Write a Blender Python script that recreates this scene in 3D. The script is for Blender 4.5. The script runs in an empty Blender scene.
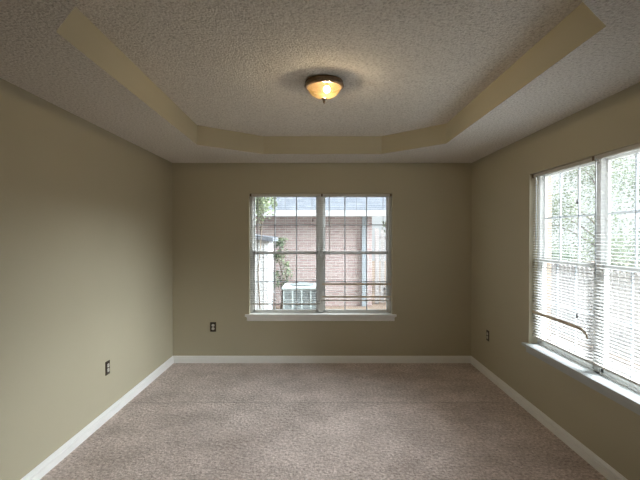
import bpy, bmesh, math, random
from mathutils import Vector, Matrix
random.seed(7)
scene = bpy.context.scene
COL = scene.collection
PI = math.pi
R = math.radians

# ------------------------------------------------------------------ camera
cam_d = bpy.data.cameras.new('camera')
cam = bpy.data.objects.new('camera', cam_d)
COL.objects.link(cam)
cam_d.sensor_width = 36.0
cam_d.lens = 36.0 * 440.0 / 640.0
cam_d.clip_start = 0.02
cam.location = (0, 0, 1.55)
cam.rotation_euler = (R(90 - 0.52), 0, 0)
scene.camera = cam

# ------------------------------------------------------------------ world (bright overcast sky)
SKY = 1.1
world = bpy.data.worlds.new('sky')
scene.world = world
world.use_nodes = True
nt = world.node_tree
nt.nodes.clear()
wo = nt.nodes.new('ShaderNodeOutputWorld')
bg = nt.nodes.new('ShaderNodeBackground')
tc = nt.nodes.new('ShaderNodeTexCoord')
sx = nt.nodes.new('ShaderNodeSeparateXYZ')
cr = nt.nodes.new('ShaderNodeValToRGB')
nt.links.new(tc.outputs['Generated'], sx.inputs[0])
nt.links.new(sx.outputs['Z'], cr.inputs[0])
cr.color_ramp.elements[0].position = 0.0
cr.color_ramp.elements[0].color = (0.55, 0.58, 0.60, 1)
cr.color_ramp.elements[1].position = 0.8
cr.color_ramp.elements[1].color = (0.92, 0.96, 1.0, 1)
nt.links.new(cr.outputs[0], bg.inputs[0])
bg.inputs[1].default_value = SKY
nt.links.new(bg.outputs[0], wo.inputs[0])

# ------------------------------------------------------------------ sun (hazy, low, from the right)
sd = bpy.data.lights.new('sun', 'SUN')
sd.energy = 19.0
sd.angle = R(60)
sd.color = (0.93, 0.97, 1.0)
sun = bpy.data.objects.new('sun', sd)
COL.objects.link(sun)
dirv = Vector((-1.0, 0.14, -0.65)).normalized()
sun.rotation_euler = dirv.to_track_quat('-Z', 'Y').to_euler()
sun.location = (9, 3, 7)

# ------------------------------------------------------------------ exposure
vs = scene.view_settings
vs.view_transform = 'Standard'
vs.look = 'None'
vs.gamma = 1.0
vs.use_curve_mapping = False
vs.exposure = 0.75
scene.cycles.max_bounces = 14
scene.cycles.diffuse_bounces = 8
scene.cycles.glossy_bounces = 4
scene.cycles.transparent_max_bounces = 24
scene.cycles.sample_clamp_indirect = 8.0
scene.cycles.caustics_reflective = False
scene.cycles.caustics_refractive = False

# room dimensions
XL, XR, YB, YN = -1.80, 1.848, 5.366, -1.30
ZC = 2.44          # lower ceiling
ZT = 2.632         # raised tray
WT = 0.14          # wall thickness
W1 = (-0.866, 0.884, 0.592, 2.068)      # back window opening x0,x1,z0,z1
W2 = (2.13, 3.885, 0.597, 2.096)        # right window opening y0,y1,z0,z1
GZ = -0.36         # ground outside

# portals so that the daylight in the openings is sampled well
def portal(name, loc, rot, sx_, sy_):
    d = bpy.data.lights.new(name, 'AREA')
    d.shape = 'RECTANGLE'; d.size = sx_; d.size_y = sy_
    d.cycles.is_portal = True
    o = bpy.data.objects.new(name, d); COL.objects.link(o)
    o.location = loc; o.rotation_euler = rot
portal('back_window_daylight', ((W1[0]+W1[1])/2, YB+WT, (W1[2]+W1[3])/2), (R(-90), 0, 0), W1[1]-W1[0], W1[3]-W1[2])
portal('right_window_daylight', (XR+WT, (W2[0]+W2[1])/2, (W2[2]+W2[3])/2), (0, R(90), 0), W2[3]-W2[2], W2[1]-W2[0])

# ------------------------------------------------------------------ materials
def nodes(name):
    m = bpy.data.materials.new(name); m.use_nodes = True
    t = m.node_tree; t.nodes.clear()
    out = t.nodes.new('ShaderNodeOutputMaterial')
    return m, t, out
def ramp(t, stops):
    r = t.nodes.new('ShaderNodeValToRGB')
    e = r.color_ramp.elements
    while len(e) < len(stops): e.new(0.5)
    for i, (p, c) in enumerate(stops):
        e[i].position = p; e[i].color = (*c, 1)
    return r
def principled(t, out, color=None, rough=0.6, metal=0.0, spec=0.5):
    b = t.nodes.new('ShaderNodeBsdfPrincipled')
    if color: b.inputs['Base Color'].default_value = (*color, 1)
    b.inputs['Roughness'].default_value = rough
    b.inputs['Metallic'].default_value = metal
    b.inputs['Specular IOR Level'].default_value = spec
    t.links.new(b.outputs[0], out.inputs[0])
    return b
def noise(t, scale, detail=4, rough=0.55, vec=None):
    n = t.nodes.new('ShaderNodeTexNoise')
    n.inputs['Scale'].default_value = scale
    n.inputs['Detail'].default_value = detail
    n.inputs['Roughness'].default_value = rough
    if vec is None:
        c = t.nodes.new('ShaderNodeTexCoord'); vec = c.outputs['Object']
    t.links.new(vec, n.inputs['Vector'])
    return n
def bump(t, h, b, strength, dist):
    bp = t.nodes.new('ShaderNodeBump')
    bp.inputs['Strength'].default_value = strength
    bp.inputs['Distance'].default_value = dist
    t.links.new(h, bp.inputs['Height'])
    t.links.new(bp.outputs[0], b.inputs['Normal'])
    return bp
def flat(name, color, rough=0.5, metal=0.0, spec=0.5, var=0.06, vs_=8.0, bs=0.0, bscale=200):
    m, t, out = nodes(name)
    b = principled(t, out, color, rough, metal, spec)
    n = noise(t, vs_, 3)
    c0 = tuple(max(0, c*(1-var)) for c in color); c1 = tuple(min(1, c*(1+var)) for c in color)
    r = ramp(t, [(0.3, c0), (0.7, c1)])
    t.links.new(n.outputs[0], r.inputs[0]); t.links.new(r.outputs[0], b.inputs['Base Color'])
    if bs:
        n2 = noise(t, bscale, 3); bump(t, n2.outputs[0], b, bs, 0.002)
    return m

M = {}
WALLC = (0.485, 0.442, 0.325)
M['wall'] = flat('wall_paint', WALLC, 0.62, spec=0.35, var=0.02, vs_=1.3, bs=0.15, bscale=140)
M['trim'] = flat('white_trim_paint', (0.90, 0.90, 0.89), 0.38, var=0.02)
M['sill'] = flat('shaded_sill_paint', (0.50, 0.53, 0.54), 0.5, var=0.02)  # white trim copy with shade put into its colour, for the sunlit right sill
M['vinyl'] = flat('white_vinyl', (0.72, 0.73, 0.72), 0.4, var=0.02)
M['muntin'] = flat('grille_bars', (0.50, 0.54, 0.58), 0.45, var=0.02)
M['headrail'] = flat('blind_metal', (0.62, 0.60, 0.56), 0.4, var=0.03)
M['cord'] = flat('cord', (0.7, 0.68, 0.63), 0.8)
M['wand'] = flat('clear_wand', (0.42, 0.44, 0.46), 0.2)
M['tassel'] = flat('tassel', (0.10, 0.09, 0.09), 0.4)
M['bent'] = flat('bent_slat', (0.74, 0.64, 0.52), 0.5)
M['bracket'] = flat('bracket', (0.14, 0.09, 0.05), 0.5)
M['plate'] = flat('bronze_plate', (0.045, 0.033, 0.022), 0.35, metal=0.3)
M['receptacle'] = flat('receptacle', (0.62, 0.60, 0.54), 0.4)
M['slot'] = flat('slot', (0.02, 0.02, 0.02), 0.5)

# thin aluminium slat: slightly glossy white paint with some light through
m, t, out = nodes('slat_paint')
b = principled(t, out, (0.58, 0.58, 0.58), 0.45)
tr = t.nodes.new('ShaderNodeBsdfTranslucent'); tr.inputs[0].default_value = (0.80, 0.80, 0.79, 1)
mx = t.nodes.new('ShaderNodeMixShader'); mx.inputs[0].default_value = 0.06
t.links.new(b.outputs[0], mx.inputs[1]); t.links.new(tr.outputs[0], mx.inputs[2]); t.links.new(mx.outputs[0], out.inputs[0])
M['slat'] = m

# popcorn ceiling
m, t, out = nodes('popcorn_ceiling')
b = principled(t, out, (0.84, 0.80, 0.75), 0.9, spec=0.1)
v = t.nodes.new('ShaderNodeTexVoronoi'); v.inputs['Scale'].default_value = 75
c = t.nodes.new('ShaderNodeTexCoord'); t.links.new(c.outputs['Object'], v.inputs['Vector'])
n = noise(t, 66, 5, 0.7)
mm = t.nodes.new('ShaderNodeMath'); mm.operation = 'SUBTRACT'
t.links.new(n.outputs[0], mm.inputs[0])
ms = t.nodes.new('ShaderNodeMath'); ms.operation = 'MULTIPLY'; ms.inputs[1].default_value = 0.35
t.links.new(v.outputs['Distance'], ms.inputs[0]); t.links.new(ms.outputs[0], mm.inputs[1])
bump(t, mm.outputs[0], b, 1.0, 0.014)
r = ramp(t, [(0.36, (0.60, 0.56, 0.51)), (0.46, (0.82, 0.77, 0.71)), (0.6, (0.93, 0.89, 0.83))])  # shade of the pits painted into the colour, darker where the bump is low
t.links.new(n.outputs[0], r.inputs[0]); t.links.new(r.outputs[0], b.inputs['Base Color'])
M['popcorn'] = m

# carpet
m, t, out = nodes('carpet_pile')
b = principled(t, out, (0.3, 0.22, 0.18), 0.95, spec=0.05)
b.inputs['Sheen Weight'].default_value = 0.35
b.inputs['Sheen Roughness'].default_value = 0.6
n = noise(t, 44, 5, 0.8)
r = ramp(t, [(0.30, (0.21, 0.135, 0.105)), (0.48, (0.60, 0.485, 0.435)), (0.66, (0.96, 0.84, 0.79))])
n2 = noise(t, 2.2, 6, 0.68)
r2 = ramp(t, [(0.35, (0.72, 0.69, 0.67)), (0.62, (1.10, 1.10, 1.12))])
mxc = t.nodes.new('ShaderNodeMixRGB'); mxc.blend_type = 'MULTIPLY'; mxc.inputs[0].default_value = 1
t.links.new(n.outputs[0], r.inputs[0]); t.links.new(n2.outputs[0], r2.inputs[0])
t.links.new(r.outputs[0], mxc.inputs[1]); t.links.new(r2.outputs[0], mxc.inputs[2])
t.links.new(mxc.outputs[0], b.inputs['Base Color'])
n3 = noise(t, 30, 4, 0.7)
bump(t, n3.outputs[0], b, 1.0, 0.018)
# faint crease running across the room
c4 = t.nodes.new('ShaderNodeTexCoord'); s4 = t.nodes.new('ShaderNodeSeparateXYZ'); t.links.new(c4.outputs['Object'], s4.inputs[0])
n4 = noise(t, 3.0, 4, 0.6)
a4 = t.nodes.new('ShaderNodeMath'); a4.operation = 'MULTIPLY_ADD'; a4.inputs[1].default_value = 0.10
t.links.new(n4.outputs[0], a4.inputs[0]); t.links.new(s4.outputs['Y'], a4.inputs[2])
d4 = t.nodes.new('ShaderNodeMath'); d4.operation = 'SUBTRACT'; d4.inputs[1].default_value = 4.13; t.links.new(a4.outputs[0], d4.inputs[0])
e4 = t.nodes.new('ShaderNodeMath'); e4.operation = 'ABSOLUTE'; t.links.new(d4.outputs[0], e4.inputs[0])
r4 = ramp(t, [(0.0, (0.74, 0.72, 0.70)), (0.022, (1, 1, 1))]); t.links.new(e4.outputs[0], r4.inputs[0])
m4 = t.nodes.new('ShaderNodeMixRGB'); m4.blend_type = 'MULTIPLY'; m4.inputs[0].default_value = 1
t.links.new(mxc.outputs[0], m4.inputs[1]); t.links.new(r4.outputs[0], m4.inputs[2]); t.links.new(m4.outputs[0], b.inputs['Base Color'])
M['carpet'] = m

# brick
def brick_mat(name, c1, c2, mortar):
    m, t, out = nodes(name)
    b = principled(t, out, c1, 0.9, spec=0.2)
    geo = t.nodes.new('ShaderNodeTexCoord')
    s = t.nodes.new('ShaderNodeSeparateXYZ'); cb = t.nodes.new('ShaderNodeCombineXYZ')
    ad = t.nodes.new('ShaderNodeMath'); ad.operation = 'ADD'
    t.links.new(geo.outputs['Object'], s.inputs[0])
    t.links.new(s.outputs['X'], ad.inputs[0]); t.links.new(s.outputs['Y'], ad.inputs[1])
    t.links.new(ad.outputs[0], cb.inputs['X']); t.links.new(s.outputs['Z'], cb.inputs['Y'])
    br = t.nodes.new('ShaderNodeTexBrick')
    t.links.new(cb.outputs[0], br.inputs['Vector'])
    br.inputs['Scale'].default_value = 1.0
    br.inputs['Brick Width'].default_value = 0.22; br.inputs['Row Height'].default_value = 0.077
    br.inputs['Mortar Size'].default_value = 0.008
    br.inputs['Color1'].default_value = (*c1, 1); br.inputs['Color2'].default_value = (*c2, 1); br.inputs['Mortar'].default_value = (*mortar, 1)
    t.links.new(br.outputs[0], b.inputs['Base Color'])
    return m
M['brick'] = brick_mat('brick_wall', (0.37, 0.26, 0.25), (0.47, 0.37, 0.355), (0.55, 0.52, 0.51))
M['shingle'] = brick_mat('roof_shingles', (0.12, 0.135, 0.16), (0.16, 0.175, 0.20), (0.09, 0.10, 0.12))
M['ext_white'] = flat('exterior_white', (0.56, 0.58, 0.59), 0.6)
M['ext_blue'] = flat('downspout_paint', (0.34, 0.39, 0.43), 0.5)
M['ac'] = flat('condenser_paint', (0.44, 0.50, 0.50), 0.5)
M['ac_dark'] = flat('condenser_coil', (0.20, 0.23, 0.24), 0.6)
M['fence'] = flat('fence_paint', (0.40, 0.39, 0.39), 0.6)
M['post'] = flat('tan_post', (0.40, 0.31, 0.25), 0.8, var=0.15, vs_=4)
M['bark'] = flat('bark', (0.14, 0.11, 0.08), 0.9, var=0.3, vs_=12, bs=0.6, bscale=30)
M['patio'] = flat('pale_concrete', (0.62, 0.58, 0.56), 0.9, var=0.08, vs_=3)
m, t, out = nodes('ground_leaf_litter')
b = principled(t, out, (0.4, 0.3, 0.24), 0.95, spec=0.1)
n = noise(t, 9, 6, 0.7)
r = ramp(t, [(0.3, (0.10, 0.07, 0.05)), (0.5, (0.17, 0.13, 0.10)), (0.7, (0.24, 0.19, 0.16))])
t.links.new(n.outputs[0], r.inputs[0]); t.links.new(r.outputs[0], b.inputs['Base Color'])
M['ground'] = m

def leaf_mat(name, c0, c1):
    m, t, out = nodes(name)
    g = t.nodes.new('ShaderNodeTexCoord')
    n = noise(t, 2.5, 3, 0.6, g.outputs['Object'])
    r = ramp(t, [(0.35, c0), (0.65, c1)])
    t.links.new(n.outputs[0], r.inputs[0])
    d = t.nodes.new('ShaderNodeBsdfPrincipled'); d.inputs['Roughness'].default_value = 0.5
    tr = t.nodes.new('ShaderNodeBsdfTranslucent')
    t.links.new(r.outputs[0], d.inputs['Base Color']); t.links.new(r.outputs[0], tr.inputs[0])
    mx = t.nodes.new('ShaderNodeMixShader'); mx.inputs[0].default_value = 0.3
    t.links.new(d.outputs[0], mx.inputs[1]); t.links.new(tr.outputs[0], mx.inputs[2]); t.links.new(mx.outputs[0], out.inputs[0])
    return m
M['leaf_a'] = leaf_mat('leaves_pale_green', (0.13, 0.18, 0.10), (0.28, 0.33, 0.20))
M['leaf_b'] = leaf_mat('leaves_mid_green', (0.10, 0.15, 0.09), (0.22, 0.27, 0.17))

# pane of thin glass; the translucent white puts a washed-out haze into it
m, t, out = nodes('window_glass')
tp = t.nodes.new('ShaderNodeBsdfTransparent'); tp.inputs[0].default_value = (0.93, 0.95, 0.95, 1)
gl = t.nodes.new('ShaderNodeBsdfGlossy'); gl.inputs['Roughness'].default_value = 0.02
df = t.nodes.new('ShaderNodeBsdfTranslucent'); df.inputs[0].default_value = (0.85, 0.88, 0.9, 1)
m1 = t.nodes.new('ShaderNodeMixShader'); m1.inputs[0].default_value = 0.04
m2 = t.nodes.new('ShaderNodeMixShader'); m2.inputs[0].default_value = 0.012
t.links.new(tp.outputs[0], m1.inputs[1]); t.links.new(gl.outputs[0], m1.inputs[2])
t.links.new(m1.outputs[0], m2.inputs[1]); t.links.new(df.outputs[0], m2.inputs[2]); t.links.new(m2.outputs[0], out.inputs[0])
M['glass'] = m

# lamp materials
M['bronze'] = flat('antique_bronze', (0.30, 0.21, 0.14), 0.28, metal=0.9, var=0.2, vs_=30)
m, t, out = nodes('alabaster_glass')
n = noise(t, 14, 4, 0.6)
r = ramp(t, [(0.35, (0.05, 0.032, 0.011)), (0.65, (0.085, 0.058, 0.025))])
t.links.new(n.outputs[0], r.inputs[0])
tr = t.nodes.new('ShaderNodeBsdfTranslucent'); gb = t.nodes.new('ShaderNodeBsdfPrincipled')
gb.inputs['Roughness'].default_value = 0.3
tp = t.nodes.new('ShaderNodeBsdfTransparent'); tp.inputs[0].default_value = (0.97, 0.91, 0.78, 1)
t.links.new(r.outputs[0], tr.inputs[0]); t.links.new(r.outputs[0], gb.inputs['Base Color'])
m1 = t.nodes.new('ShaderNodeMixShader'); m1.inputs[0].default_value = 0.55
m2 = t.nodes.new('ShaderNodeMixShader'); m2.inputs[0].default_value = 0.62
t.links.new(gb.outputs[0], m1.inputs[1]); t.links.new(tr.outputs[0], m1.inputs[2])
t.links.new(m1.outputs[0], m2.inputs[1]); t.links.new(tp.outputs[0], m2.inputs[2]); t.links.new(m2.outputs[0], out.inputs[0])
M['alabaster'] = m
m, t, out = nodes('bulb_glow')
em = t.nodes.new('ShaderNodeEmission'); em.inputs[0].default_value = (1.0, 0.84, 0.62, 1); em.inputs[1].default_value = 520
t.links.new(em.outputs[0], out.inputs[0])
M['bulb'] = m

# ------------------------------------------------------------------ mesh helpers
class MB:
    def __init__(s): s.v = []; s.f = []
    def quad(s, a, b, c, d):
        i = len(s.v); s.v += [a, b, c, d]; s.f.append((i, i+1, i+2, i+3))
    def poly(s, pts):
        i = len(s.v); s.v += list(pts); s.f.append(tuple(range(i, i+len(pts))))
    def box(s, x0, x1, y0, y1, z0, z1):
        i = len(s.v)
        s.v += [(x0,y0,z0),(x1,y0,z0),(x1,y1,z0),(x0,y1,z0),(x0,y0,z1),(x1,y0,z1),(x1,y1,z1),(x0,y1,z1)]
        s.f += [tuple(i+k for k in q) for q in ((0,3,2,1),(4,5,6,7),(0,1,5,4),(1,2,6,5),(2,3,7,6),(3,0,4,7))]
    def prism(s, prof, a, b):
        """profile of (u,z) extruded between frames a and b: functions (u,z)->xyz"""
        i = len(s.v); n = len(prof)
        s.v += [a(u, z) for u, z in prof] + [b(u, z) for u, z in prof]
        for k in range(n):
            j = (k+1) % n
            s.f.append((i+k, i+j, i+n+j, i+n+k))
        s.f.append(tuple(i+k for k in range(n))[::-1]); s.f.append(tuple(i+n+k for k in range(n)))
    def tube(s, pts, rad, seg=8, caps=True):
        pts = [Vector(p) for p in pts]
        rads = rad if isinstance(rad, (list, tuple)) else [rad]*len(pts)
        base = len(s.v)
        for k, p in enumerate(pts):
            d = (pts[min(k+1, len(pts)-1)] - pts[max(k-1, 0)]).normalized()
            up = Vector((0, 0, 1)) if abs(d.z) < 0.9 else Vector((1, 0, 0))
            a = d.cross(up).normalized(); b = d.cross(a)
            for q in range(seg):
                an = 2*PI*q/seg
                s.v.append(tuple(p + (a*math.cos(an) + b*math.sin(an))*rads[k]))
        for k in range(len(pts)-1):
            for q in range(seg):
                q2 = (q+1) % seg
                s.f.append((base+k*seg+q, base+k*seg+q2, base+(k+1)*seg+q2, base+(k+1)*seg+q))
        if caps:
            s.f.append(tuple(base+q for q in range(seg))[::-1]); s.f.append(tuple(base+(len(pts)-1)*seg+q for q in range(seg)))
    def lathe(s, prof, c=(0,0,0), seg=40):
        base = len(s.v)
        for r_, z in prof:
            for q in range(seg):
                an = 2*PI*q/seg
                s.v.append((c[0]+r_*math.cos(an), c[1]+r_*math.sin(an), c[2]+z))
        for k in range(len(prof)-1):
            for q in range(seg):
                q2 = (q+1) % seg
                s.f.append((base+k*seg+q, base+k*seg+q2, base+(k+1)*seg+q2, base+(k+1)*seg+q))
    def build(s, name, mat, parent=None, bevel=0.0, smooth=False, seg=2, fix=True):
        me = bpy.data.meshes.new(name)
        me.from_pydata([tuple(p) for p in s.v], [], s.f)
        if fix:
            bm = bmesh.new(); bm.from_mesh(me)
            bmesh.ops.remove_doubles(bm, verts=bm.verts, dist=1e-6)
            bmesh.ops.recalc_face_normals(bm, faces=bm.faces)
            bm.to_mesh(me); bm.free()
        me.materials.append(mat)
        if smooth:
            for p in me.polygons: p.use_smooth = True
        o = bpy.data.objects.new(name, me); COL.objects.link(o)
        if parent:
            o.parent = parent
            anc = parent
            while anc.parent: anc = anc.parent
            if anc.type == 'EMPTY' and parent is anc and anc.name not in LOCAL: o.matrix_parent_inverse = Matrix.Translation(-Vector(parent.location))
        if bevel:
            bv = o.modifiers.new('bevel', 'BEVEL'); bv.width = bevel; bv.segments = seg; bv.limit_method = 'ANGLE'
        return o
LOCAL = set()      # roots whose parts are written in the root's own frame
def empty(name, loc, rz=0.0, local=False):
    o = bpy.data.objects.new(name, None); COL.objects.link(o)
    o.location = loc; o.rotation_euler = (0, 0, rz); o.empty_display_size = 0.1
    if local: LOCAL.add(o.name)
    return o
def tag(o, label=None, cat=None, group=None, kind=None):
    if label: o['label'] = label
    if cat: o['category'] = cat
    if group: o['group'] = group
    if kind: o['kind'] = kind
    return o
def copy_tree(o, parent=None):
    c = o.copy(); COL.objects.link(c)
    if parent: c.parent = parent
    for ch in [x for x in list(COL.objects) if x.parent == o]: copy_tree(ch, c)
    return c

# ------------------------------------------------------------------ room shell
f = MB(); f.box(XL-WT, XR+WT, YN-WT, YB+WT, -0.12, 0.0)
tag(f.build('floor', M['carpet']), kind='structure')

def wall_y(name, y0, y1, x0, x1, op, top=ZT+0.12):
    w = MB()
    if op:
        a, b_, c_, d = op
        w.box(x0, a, y0, y1, 0, top); w.box(b_, x1, y0, y1, 0, top)
        if c_ > 0: w.box(a, b_, y0, y1, 0, c_)
        w.box(a, b_, y0, y1, d, top)
    else: w.box(x0, x1, y0, y1, 0, top)
    return tag(w.build(name, M['wall'], fix=False), kind='structure')
wall_y('wall_back', YB, YB+WT, XL-WT, XR+WT, W1)
wall_y('wall_front', YN-WT, YN, XL-WT, XR+WT, None)
w = MB(); w.box(XL-WT, XL, YN, YB, 0, ZT+0.12); tag(w.build('wall_left', M['wall']), kind='structure')
w = MB(); a, b_, c_, d = W2
w.box(XR, XR+WT, YN, a, 0, ZT+0.12); w.box(XR, XR+WT, b_, YB, 0, ZT+0.12)
w.box(XR, XR+WT, a, b_, 0, c_); w.box(XR, XR+WT, a, b_, d, ZT+0.12)
tag(w.build('wall_right', M['wall'], fix=False), kind='structure')

# ceiling: soffit ring with octagonal tray
def zrow(y, x): return (x, y)
TR = [(-1.150, 1.925), (-1.20, 4.30), (-0.615, 4.785), (0.668, 4.785), (1.215, 4.245), (1.215, 1.875), (0.72, 1.43), (-0.68, 1.43)]
cl = MB()
outer = [(XL-WT, 1.86), (XL-WT, 4.30), (-0.615, YB+WT), (0.668, YB+WT), (XR+WT, 4.245), (XR+WT, 1.875), (0.72, YN-WT), (-0.68, YN-WT)]
corner = {1: (XL-WT, YB+WT), 3: (XR+WT, YB+WT), 5: (XR+WT, YN-WT), 7: (XL-WT, YN-WT)}
for k in range(8):
    j = (k+1) % 8
    pts = [TR[k], outer[k]] + ([corner[k]] if k in corner else []) + [outer[j], TR[j]]
    cl.poly([(x, y, ZC) for x, y in pts])
cl.box(XL-WT, XR+WT, YN-WT, YB+WT, ZT+0.10, ZT+0.14)
cl.poly([(x, y, ZT) for x, y in TR])
ceil = tag(cl.build('ceiling', M['popcorn'], fix=False), kind='structure')
fs = MB()
for k in range(8):
    j = (k+1) % 8
    (x0, y0), (x1, y1) = TR[k], TR[j]
    fs.quad((x0, y0, ZC), (x1, y1, ZC), (x1, y1, ZT+0.001), (x0, y0, ZT+0.001))
cx = sum(p[0] for p in TR)/8; cy = sum(p[1] for p in TR)/8
so = fs.build('tray_side', M['wall'], ceil)

# baseboards (colonial profile)
BP = [(0, 0), (0.017, 0), (0.017, 0.050), (0.010, 0.053), (0.010, 0.060), (0.014, 0.063), (0.013, 0.070), (0.006, 0.080), (0.004, 0.086), (0, 0.087)]
def base(name, fa, fb):
    p = MB(); p.prism(BP, fa, fb); tag(p.build(name, M['trim']), kind='structure')
base('baseboard_left', lambda u, z: (XL+u, YN+u, z), lambda u, z: (XL+u, YB-u, z))
base('baseboard_back', lambda u, z: (XL+u, YB-u, z), lambda u, z: (XR-u, YB-u, z))
base('baseboard_right', lambda u, z: (XR-u, YB-u, z), lambda u, z: (XR-u, YN+u, z))

# ------------------------------------------------------------------ windows
# local frame: u along the wall, d depth out of the room (0 = wall face), z up
def make_window(name, u0, u1, z0, z1, P, mull, sill):
    root = empty(name, P((u0+u1)/2, 0.05, z0)); tag(root, kind='structure')
    class W(MB):
        def b(s, a, b_, d0, d1, c, d):
            p, q = P(a, d0, c), P(b_, d1, d)
            s.box(min(p[0], q[0]), max(p[0], q[0]), min(p[1], q[1]), max(p[1], q[1]), c, d)
    fr = W(); F = 0.036
    D0, D1 = 0.075, 0.135
    fr.b(u0, u0+F, D0, D1, z0, z1); fr.b(u1-F, u1, D0, D1, z0, z1)
    fr.b(u0, u1, D0, D1, z1-0.014, z1); fr.b(u0, u1, D0, D1, z0, z0+0.016)
    fr.b(mull-0.032, mull+0.032, D0, D1, z0, z1)
    fr.build('window_frame', M['vinyl'], root, bevel=0.003)
    zm = 1.34
    for (a, b_) in ((u0+F, mull-0.032), (mull+0.032, u1-F)):
        for up in (0, 1):
            c, d = (z0+0.016, zm+0.018) if not up else (zm-0.018, z1-0.014)
            e0, e1 = (0.082, 0.102) if not up else (0.106, 0.126)
            s_ = W(); t_ = 0.026
            s_.b(a, a+t_, e0, e1, c, d); s_.b(b_-t_, b_, e0, e1, c, d)
            s_.b(a, b_, e0, e1, c, c+0.030); s_.b(a, b_, e0, e1, d-(0.020 if up else 0.030), d)
            sh = s_.build('window_sash', M['vinyl'], root, bevel=0.002)
            g = W(); em_ = (e0+e1)/2
            g.b(a+0.02, b_-0.02, em_-0.0015, em_+0.0015, c+0.025, d-0.015)
            g.build('pane', M['glass'], sh)
            mu = W(); iw = (b_-a)
            for k in (1, 2):
                x = a + iw*k/3; mu.b(x-0.0065, x+0.0065, em_-0.006, em_+0.006, c+0.025, d-0.015)
            zz = (c+d)/2; mu.b(a+0.02, b_-0.02, em_-0.006, em_+0.006, zz-0.0065, zz+0.0065)
            mu.build('muntin_grid', M['muntin'], sh)
        # sash lock on the meeting rail
        if True:
            lk = W(); x = (a+b_)/2; lk.b(x-0.03, x+0.03, 0.07, 0.082, zm+0.004, zm+0.018); lk.build('sash_lock', M['vinyl'], root, bevel=0.003)
    # stool and apron
    st = W(); st.b(u0-0.045, u1+0.045, -0.045, -0.0005, z0-0.022, z0+0.003); st.b(u0+0.0005, u1-0.0005, -0.0005, 0.078, z0+0.0005, z0+0.003)
    st.build('window_sill', sill, root, bevel=0.004)
    ap = W(); ap.b(u0-0.025, u1+0.025, -0.014, -0.0005, z0-0.078, z0-0.022); ap.b(u0-0.032, u1+0.032, -0.022, -0.0005, z0-0.036, z0-0.022)
    ap.build('sill_apron', sill, root, bevel=0.003)
    return root
PB = lambda u, d, z: (u, YB+d, z)
PR = lambda u, d, z: (XR+d, u, z)
make_window('window_1', *W1, PB, 0.009, M['trim'])
make_window('window_2', *W2, PR, 3.045, M['sill'])

# ------------------------------------------------------------------ blinds
# built in local coordinates: x along, y out of the room (away from the viewer), z up; origin at the head centre
def make_blind(name, width, drop, tilt, wand_x, tassels, loc, rz, wand_len=0.78, cord_end=0.35, pitch=0.0225, seed=1):
    rnd = random.Random(seed)
    root = empty(name, loc, rz, True)
    hw = width/2
    h = MB(); h.box(-hw, hw, -0.014, 0.014, -0.026, 0)
    h.build('headrail', M['headrail'], root, bevel=0.002)
    n = int((drop-0.045)/pitch)
    sl = MB(); W_ = 0.0125; ct, st = math.cos(tilt), math.sin(tilt)
    segs = 4
    for k in range(n):
        z = -0.04 - k*pitch + rnd.uniform(-0.0006, 0.0006)
        dz = rnd.uniform(-0.0012, 0.0012); tl = tilt + rnd.uniform(-0.05, 0.05)
        ct, st = math.cos(tl), math.sin(tl)
        base_i = len(sl.v)
        for sgn, xx in ((0, -hw+0.004), (1, hw-0.004)):
            for q in range(segs+1):
                y = -W_ + 2*W_*q/segs; arch = 0.0018*(1-(y/W_)**2)
                sl.v.append((xx, y*ct - arch*st, z + y*st + arch*ct + (dz if sgn else -dz)))
        for q in range(segs):
            sl.f.append((base_i+q, base_i+segs+1+q, base_i+segs+2+q, base_i+q+1))
    so = sl.build('slats', M['slat'], root, smooth=True, fix=False)
    zb = -0.04 - n*pitch
    br = MB(); br.box(-hw+0.002, hw-0.002, -0.012, 0.012, zb-0.016, zb); br.build('bottom_rail', M['headrail'], root, bevel=0.002)
    for x in (-hw+0.11, 0.0, hw-0.11):
        c = MB()
        for y in (-0.0125, 0.0125): c.tube([(x, y, -0.02), (x, y, zb)], 0.0007, 4)
        c.build('ladder_cord', M['cord'], root)
    w = MB(); w.tube([(wand_x, -0.022, -0.02), (wand_x, -0.024, -0.04), (wand_x+0.002, -0.026, -0.04-wand_len)], 0.0042, 8)
    w.build('tilt_wand', M['wand'], root)
    for (tx, tz) in tassels:
        c = MB(); c.tube([(tx, -0.018, -0.02), (tx, -0.020, tz)], 0.0011, 5)
        pc = c.build('pull_cord', M['cord'], root)
        t_ = MB(); t_.lathe([(0.0005, 0), (0.004, -0.003), (0.0075, -0.028), (0.007, -0.036), (0.0005, -0.037)], (tx, -0.020, tz), 12)
        t_.build('tassel', M['tassel'], pc, smooth=True)
    return root, n, zb
yB = YB + 0.045
zB = W1[3] - 0.002
def bracket(root, x):
    k = MB(); k.box(x-0.011, x+0.011, -0.018, 0.016, -0.030, 0.001); k.build('mounting_bracket', M['bracket'], root, bevel=0.002)
WB = 0.868
b1, n1, zb1 = make_blind('window_blind', WB, 1.365, R(3), -0.335, [(0.34, -0.30)], ((W1[0]+0.009)/2-0.0, yB, zB), 0, 0.72, seed=1)
tag(b1, 'lowered white mini blind in the left half of the back window, facing the brick house', 'blind', 'mini blinds on the windows')
bracket(b1, -WB/2+0.012)
b2, n2_, zb2 = make_blind('window_blind', WB, 1.325, R(3), -0.335, [(0.33, -0.33)], ((W1[1]+0.009)/2, yB, zB), 0, 0.72, seed=2)
tag(b2, 'white mini blind in the right half of the back window, with stray tilted slats', 'blind', 'mini blinds on the windows')
bracket(b2, -WB/2+0.010); bracket(b2, WB/2-0.014)
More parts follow.
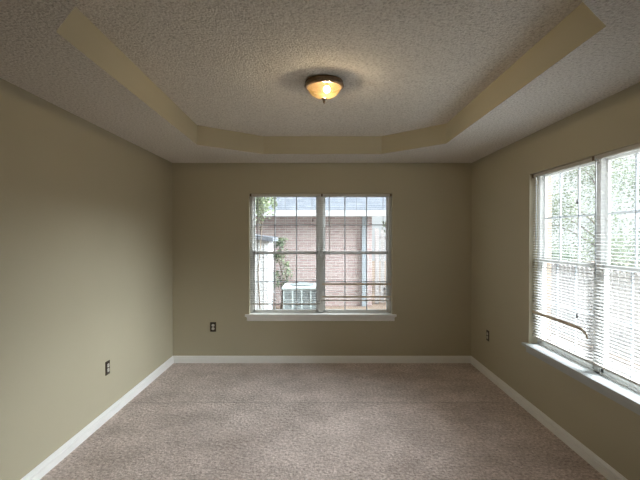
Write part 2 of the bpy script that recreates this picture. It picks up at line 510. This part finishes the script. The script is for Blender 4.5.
# tilted stray slats low in the right hand blind
for zz, tl in ((-1.108, 62), (-1.262, 55)):
    s_ = MB(); c_, t_ = math.cos(R(tl))*0.0125, math.sin(R(tl))*0.0125
    s_.box(-WB/2+0.01, WB/2-0.01, -0.0135, -0.012, zz-t_, zz+t_)
    s_.build('loose_slat', M['bent'], b2)
k = MB()
for dx in (-0.008, 0.006): k.lathe([(0.0004, 0), (0.005, -0.003), (0.007, -0.03), (0.0004, -0.031)], (0.345+dx, -0.021, -1.145), 10)
kt = k.build('cord_knob', M['tassel'], b2, smooth=True)
k = MB(); k.tube([(0.338, -0.021, -1.17), (0.338, -0.021, -1.25)], 0.005, 6); k.tube([(0.352, -0.021, -1.17), (0.352, -0.021, -1.25)], 0.005, 6)
k.build('cord_ends', M['cord'], b2)

WR = 0.858
b3, n3_, zb3 = make_blind('window_blind', WR, 1.42, R(7), -0.335, [(0.265, -0.27), (0.268, -1.10)], (XR+0.042, 3.045+0.42, W2[3]-0.006), R(-90), 0.62, seed=3)
tag(b3, 'right wall mini blind, the farther one, with a bent tan slat hanging loose', 'blind', 'mini blinds on the windows')
bracket(b3, -WR/2+0.012)
b4, n4_, zb4 = make_blind('window_blind', WR, 1.425, R(7), -0.375, [(0.3, -0.5)], (XR+0.036, 3.045-0.45, W2[3]-0.001), R(-90), 0.80, seed=4)
tag(b4, 'right wall mini blind, the nearer one, cut by the edge of the view', 'blind', 'mini blinds on the windows')
bracket(b4, -WR/2+0.010)
# bent slat of the far blind
s_ = MB(); pts = []
L = [(-0.415, -1.205), (-0.25, -1.205), (-0.05, -1.203), (0.15, -1.203), (0.27, -1.205), (0.33, -1.212), (0.37, -1.232), (0.39, -1.262)]
for i in range(len(L)-1):
    (x0, z0), (x1, z1) = L[i], L[i+1]
    dx, dz = x1-x0, z1-z0; ln = math.hypot(dx, dz); nx, nz = -dz/ln*0.0125, dx/ln*0.0125
    s_.quad((x0-nx, -0.015, z0-nz), (x1-nx, -0.015, z1-nz), (x1+nx, -0.0175, z1+nz), (x0+nx, -0.0175, z0+nz))
bo = s_.build('bent_slat', M['bent'], b3)
sm = bo.modifiers.new('solid', 'SOLIDIFY'); sm.thickness = 0.001

# ------------------------------------------------------------------ outlets
def make_outlet(loc, rz):
    root = empty('wall_outlet', loc, rz, True)
    p = MB(); p.box(-0.036, 0.036, -0.006, -0.0003, -0.058, 0.058); p.build('cover_plate', M['plate'], root, bevel=0.003)
    for zz in (0.02, -0.02):
        q = MB()
        pts = [(0.0165*max(-0.8, min(0.8, math.cos(a_)))/0.8, 0.0155*math.sin(a_)) for a_ in [2*PI*i/20 for i in range(20)]]
        q.prism(pts, lambda u, z: (u, -0.0095, z+zz), lambda u, z: (u, -0.005, z+zz))
        rc = q.build('receptacle', M['receptacle'], root)
        s_ = MB()
        for x in (-0.006, 0.006): s_.box(x-0.001, x+0.001, -0.0100, -0.0094, zz-0.001, zz+0.007)
        s_.tube([(0, -0.0100, zz-0.007), (0, -0.0094, zz-0.007)], 0.0024, 8)
        s_.build('slots', M['slot'], rc)
    s_ = MB(); s_.tube([(0, -0.0075, 0), (0, -0.0055, 0)], 0.0035, 10); s_.build('screw', M['bronze'], root)
    return root
o1 = make_outlet((-1.305, YB, 0.44), 0)
tag(o1, 'dark bronze wall outlet on the back wall, left of the window', 'outlet', 'wall outlets')
o2 = copy_tree(o1); o2.location = (XL, 3.715, 0.435); o2.rotation_euler = (0, 0, R(90))
tag(o2, 'dark bronze wall outlet low on the long plain left wall', 'outlet', 'wall outlets')
o3 = copy_tree(o1); o3.location = (XR, 4.83, 0.455); o3.rotation_euler = (0, 0, R(-90))
tag(o3, 'dark bronze wall outlet on the right wall, between the corner and the window', 'outlet', 'wall outlets')

# ------------------------------------------------------------------ ceiling lamp
LX, LY = 0.029, 3.085
lamp = empty('ceiling_lamp', (LX, LY, ZT))
tag(lamp, 'lit flush mount ceiling lamp with amber glass bowl and bronze ring in the tray ceiling', 'ceiling lamp')
p = MB(); p.lathe([(0.001, 0), (0.124, 0), (0.130, -0.004), (0.132, -0.010), (0.127, -0.014), (0.131, -0.020), (0.137, -0.030), (0.138, -0.040), (0.131, -0.046), (0.116, -0.047), (0.112, -0.012), (0.001, -0.010)], (LX, LY, ZT), 56)
p.build('lamp_ring', M['bronze'], lamp, smooth=True)
prof = [(0.114*math.cos(a_), -0.042-0.080*math.sin(a_)) for a_ in [PI/2*i/14 for i in range(15)]]
prof[-1] = (0.002, prof[-1][1])
p = MB(); p.lathe(prof, (LX, LY, ZT), 56); gbowl = p.build('glass_bowl', M['alabaster'], lamp, smooth=True)
p = MB(); p.lathe([(0.001, -0.116), (0.020, -0.119), (0.021, -0.124), (0.013, -0.131), (0.008, -0.137), (0.0095, -0.144), (0.006, -0.152), (0.001, -0.160)], (LX, LY, ZT), 20)
p.build('finial', M['bronze'], lamp, smooth=True)
bx_, by_, bz_ = LX+0.018, LY-0.03, ZT-0.068
p = MB(); p.lathe([(0.001, 0.024)]+[(0.022*math.sin(a_), 0.022*math.cos(a_)) for a_ in [0.3+2.6*i/10 for i in range(11)]]+[(0.001, -0.023)], (bx_, by_, bz_), 20)
p.build('light_bulb', M['bulb'], lamp, smooth=True)
p = MB(); p.tube([(bx_, by_, bz_+0.020), (bx_, by_, ZT-0.011)], 0.012, 12); p.build('bulb_socket', M['bronze'], lamp)

# ------------------------------------------------------------------ outdoors
g = MB(); g.box(-20, 24, -14, 34, GZ-0.2, GZ); tag(g.build('ground', M['ground']), kind='structure')

p = MB(); p.box(XR+WT+0.01, 4.4, -6, 13, GZ, GZ+0.03); tag(p.build('concrete_patio', M['patio']), kind='structure')
# neighbouring brick house beyond the back window
hs = empty('brick_house', (-2, 12, GZ))
tag(hs, 'red brick house with grey shingle roof and white eave seen through the back window', 'house')
HX0, HX1, HY0, HY1, HE = -6.5, 1.42, 12.0, 19.0, 2.12
p = MB(); p.box(HX0, HX1, HY0, HY1, GZ, HE); p.build('brick_walls', M['brick'], hs)
p = MB()
for s_, y0, y1 in ((1, HY0-0.45, (HY0+HY1)/2), (-1, HY1+0.45, (HY0+HY1)/2)):
    z0, z1 = HE+0.12, HE+2.5
    p.quad((HX0-0.4, y0, z0), (HX1+0.4, y0, z0), (HX1+0.4, y1, z1), (HX0-0.4, y1, z1))
    p.quad((HX0-0.4, y0, z0-0.1), (HX1+0.4, y0, z0-0.1), (HX1+0.4, y1, z1-0.1), (HX0-0.4, y1, z1-0.1))
p.build('shingle_roof', M['shingle'], hs, fix=False)
p = MB(); p.box(HX0-0.4, HX1+0.4, HY0-0.50, HY0-0.46, HE-0.05, HE+0.11); p.build('fascia', M['ext_white'], hs)
p = MB(); p.box(HX0-0.4, HX1+0.4, HY0-0.46, HY0, HE-0.04, HE-0.01); p.build('soffit', M['ext_white'], hs)
p = MB(); p.box(1.14, 1.27, HY0-0.09, HY0-0.005, GZ, HE-0.04); p.build('downspout', M['ext_blue'], hs)

# air conditioner
AX0, AX1, AY0, AY1, AZ1 = -0.88, 0.02, 10.3, 11.15, 0.36
ac = empty('air_conditioner', ((AX0+AX1)/2, (AY0+AY1)/2, GZ))
tag(ac, 'pale green outdoor air conditioner beside the brick house, seen through the back window', 'air conditioner')
p = MB(); p.box(AX0-0.08, AX1+0.08, AY0-0.08, AY1+0.08, GZ, GZ+0.06); p.build('pad', M['ext_white'], ac)
p = MB(); p.box(AX0+0.03, AX1-0.03, AY0+0.03, AY1-0.03, GZ+0.06, AZ1-0.05); p.build('coil', M['ac_dark'], ac)
p = MB()
for i in range(5):
    x = AX0+0.0+i*(AX1-AX0-0.04)/4; p.box(x, x+0.04, AY0, AY0+0.02, GZ+0.06, AZ1-0.05)
    y = AY0+i*(AY1-AY0-0.04)/4; p.box(AX0, AX0+0.02, y, y+0.04, GZ+0.06, AZ1-0.05); p.box(AX1-0.02, AX1, y, y+0.04, GZ+0.06, AZ1-0.05)
for i in range(14):
    z = GZ+0.1+i*0.04; p.box(AX0+0.01, AX1-0.01, AY0+0.008, AY0+0.014, z, z+0.008)
p.box(AX0, AX1, AY0, AY1, GZ+0.06, GZ+0.11)
p.build('grille', M['ac'], ac)
p = MB(); p.box(AX0-0.02, AX1+0.02, AY0-0.02, AY1+0.02, AZ1-0.07, AZ1); p.build('top_cover', M['ac'], ac, bevel=0.03)
p = MB(); p.lathe([(0.28, 0.0), (0.30, 0.02), (0.12, 0.05), (0.02, 0.055)], ((AX0+AX1)/2, (AY0+AY1)/2, AZ1), 24); p.build('fan_guard', M['ac_dark'], ac)

# small white shed at the left
sh = empty('garden_shed', (-2.2, 10, GZ))
tag(sh, 'small white shed with sloping grey roof, at the left edge of the back window', 'shed')
p = MB(); p.prism([(-3.4, GZ), (-1.13, GZ), (-1.13, 1.44), (-3.4, 1.74)], lambda u, z: (u, 9.6, z), lambda u, z: (u, 10.6, z)); p.build('shed_wall', M['ext_white'], sh)
p = MB()
for i in range(18):
    x = -3.35+i*0.125; p.box(x, x+0.02, 9.588, 9.6, GZ, 1.42)
p.build('board_batten', M['ext_white'], sh)
p = MB(); p.prism([(-3.5, 1.76), (-1.02, 1.43), (-1.02, 1.52), (-3.5, 1.85)], lambda u, z: (u, 9.5, z), lambda u, z: (u, 10.7, z)); p.build('shed_roof', M['shingle'], sh)

# white board fence beyond the right window and by the house
def fence(name, x0, y0, x1, y1, top, label, gap=0.035, bw=0.11):
    rz = math.atan2(y1-y0, x1-x0); L_ = math.hypot(x1-x0, y1-y0)
    root = empty(name, (x0, y0, GZ), rz, True)
    p = MB(); n = int(L_/(bw+gap)); H_ = top-GZ
    for i in range(n):
        x = i*(bw+gap); p.prism([(x, 0.05), (x+bw, 0.05), (x+bw, H_-0.03), (x+bw/2, H_), (x, H_-0.03)], lambda u, z: (u, 0, z), lambda u, z: (u, 0.02, z))
    p.build('pickets', M['fence'], root)
    for z in (0.25, H_-0.3):
        q = MB(); q.box(0, L_, 0.02, 0.06, z, z+0.09); q.build('fence_rail', M['fence'], root)
    for i in range(int(L_/2.2)+1):
        q = MB(); q.box(i*2.2, i*2.2+0.1, 0.06, 0.16, 0, H_+0.02); q.build('fence_post', M['fence'], root)
    tag(root, label, 'fence')
fence('picket_fence', 4.6, 14.0, 4.6, 0.0, 1.02, 'white picket fence in front of the trees outside the right wall window')
fence('picket_fence', 1.55, 12.3, 4.3, 12.3, 1.75, 'tall white picket fence at the right of the brick house, through the back window')

# tan post outside the right window
pr = empty('porch_post', (3.5, 6.75, GZ+0.03)); tag(pr, 'slim tan post standing outside the right wall window, by its far edge', 'post')
p = MB(); p.box(3.465, 3.535, 6.715, 6.785, GZ+0.03, 3.2); p.build('post_shaft', M['post'], pr, bevel=0.008)
p = MB(); p.box(3.42, 3.58, 6.67, 6.83, GZ+0.03, GZ+0.16); p.build('post_base', M['post'], pr, bevel=0.008)

def tree(name, x, y, h, cr_, n, label, mat, cat='tree', leaf=0.06, low=0.25, group=None, seed=0, trunk=0.11, squash=1.0):
    rnd = random.Random(seed)
    root = empty(name, (x, y, GZ)); tag(root, label, cat, group)
    lf = MB(); br = MB()
    top = GZ+h
    br.tube([(x, y, GZ), (x+rnd.uniform(-.1, .1), y+rnd.uniform(-.1, .1), GZ+h*0.4), (x+rnd.uniform(-.2, .2), y, GZ+h*0.85)], [trunk, trunk*0.7, trunk*0.25], 8)
    blobs = []
    for i in range(16):
        an = rnd.uniform(0, 2*PI); zz = rnd.uniform(low, 0.95)
        rr = cr_*rnd.uniform(0.25, 0.8)*math.sin(min(1, (1.05-zz)*1.8)*PI/2)
        c = Vector((x+rr*math.cos(an), y+rr*math.sin(an)*squash, GZ+h*zz))
        blobs.append((c, cr_*rnd.uniform(0.3, 0.5)))
        mid = Vector((x, y, GZ+h*max(0.15, zz-0.18)))
        br.tube([tuple(mid), tuple((mid+c)/2+Vector((0, 0, 0.08))), tuple(c)], [trunk*0.35, trunk*0.2, trunk*0.08], 5)
    for i in range(n):
        c, r_ = rnd.choice(blobs)
        d = Vector((rnd.gauss(0, 1), rnd.gauss(0, 1), rnd.gauss(0, 1))).normalized()*r_*rnd.random()**0.45
        p_ = c+d
        if p_.z < GZ+0.03: p_.z = GZ+0.03+rnd.random()*0.2
        a_ = Vector((rnd.gauss(0, 1), rnd.gauss(0, 1), rnd.gauss(0, .6))).normalized()
        b__ = a_.cross(Vector((rnd.gauss(0, 1), rnd.gauss(0, 1), rnd.gauss(0, 1)))).normalized()
        L_ = leaf*rnd.uniform(0.7, 1.3); w_ = L_*0.38
        lf.quad(p_, p_+a_*L_*0.5+b__*w_, p_+a_*L_, p_+a_*L_*0.5-b__*w_)
    br.build('trunk', M['bark'], root, smooth=True, fix=False)
    lf.build('foliage', mat, root, fix=False)
G = 'trees outside the right window'
tree('leafy_tree', 8.4, 13.2, 4.4, 2.0, 11000, 'pale green leafy tree beyond the picket fence, farthest along the right window view', M['leaf_a'], seed=11, group=G, low=0.2)
tree('leafy_tree', 7.4, 8.4, 4.1, 1.75, 12000, 'green leafy tree in the middle of the right window view, beyond the picket fence', M['leaf_b'], seed=12, group=G, low=0.2)
tree('leafy_tree', 7.2, 4.6, 3.9, 1.7, 10000, 'pale green leafy tree at the near edge of the right window view', M['leaf_a'], seed=13, group=G, low=0.15)
tree('leafy_tree', 13.2, 13.2, 5.4, 2.6, 3500, 'tall green tree standing well behind the others in the right window view', M['leaf_b'], seed=14, group=G, low=0.15, leaf=0.13)
tree('garden_shrub', 5.7, 10.6, 1.5, 0.6, 2200, 'rounded green shrub just behind the picket fence outside the right window', M['leaf_b'], 'shrub', seed=15, leaf=0.06, trunk=0.03, low=0.25)
tree('leafy_tree', -1.15, 8.6, 2.95, 0.6, 700, 'small pale leafy tree at the upper left of the back window, before the brick house', M['leaf_a'], seed=21, low=0.82, trunk=0.016, leaf=0.07)
tree('garden_shrub', -1.02, 11.5, 1.95, 0.3, 900, 'narrow green shrub between the white shed and the air conditioner', M['leaf_a'], 'shrub', seed=22, leaf=0.06, trunk=0.025)
tree('leafy_tree', 1.85, 9.4, 3.3, 0.55, 1700, 'pale leafy tree at the right corner of the brick house, through the back window', M['leaf_a'], seed=23, low=0.3, trunk=0.05, leaf=0.08)
tree('leafy_tree', 4.6, 16.5, 6.2, 1.9, 4500, 'tall tree far behind the brick house corner, through the back window', M['leaf_b'], seed=24, low=0.12, leaf=0.14)
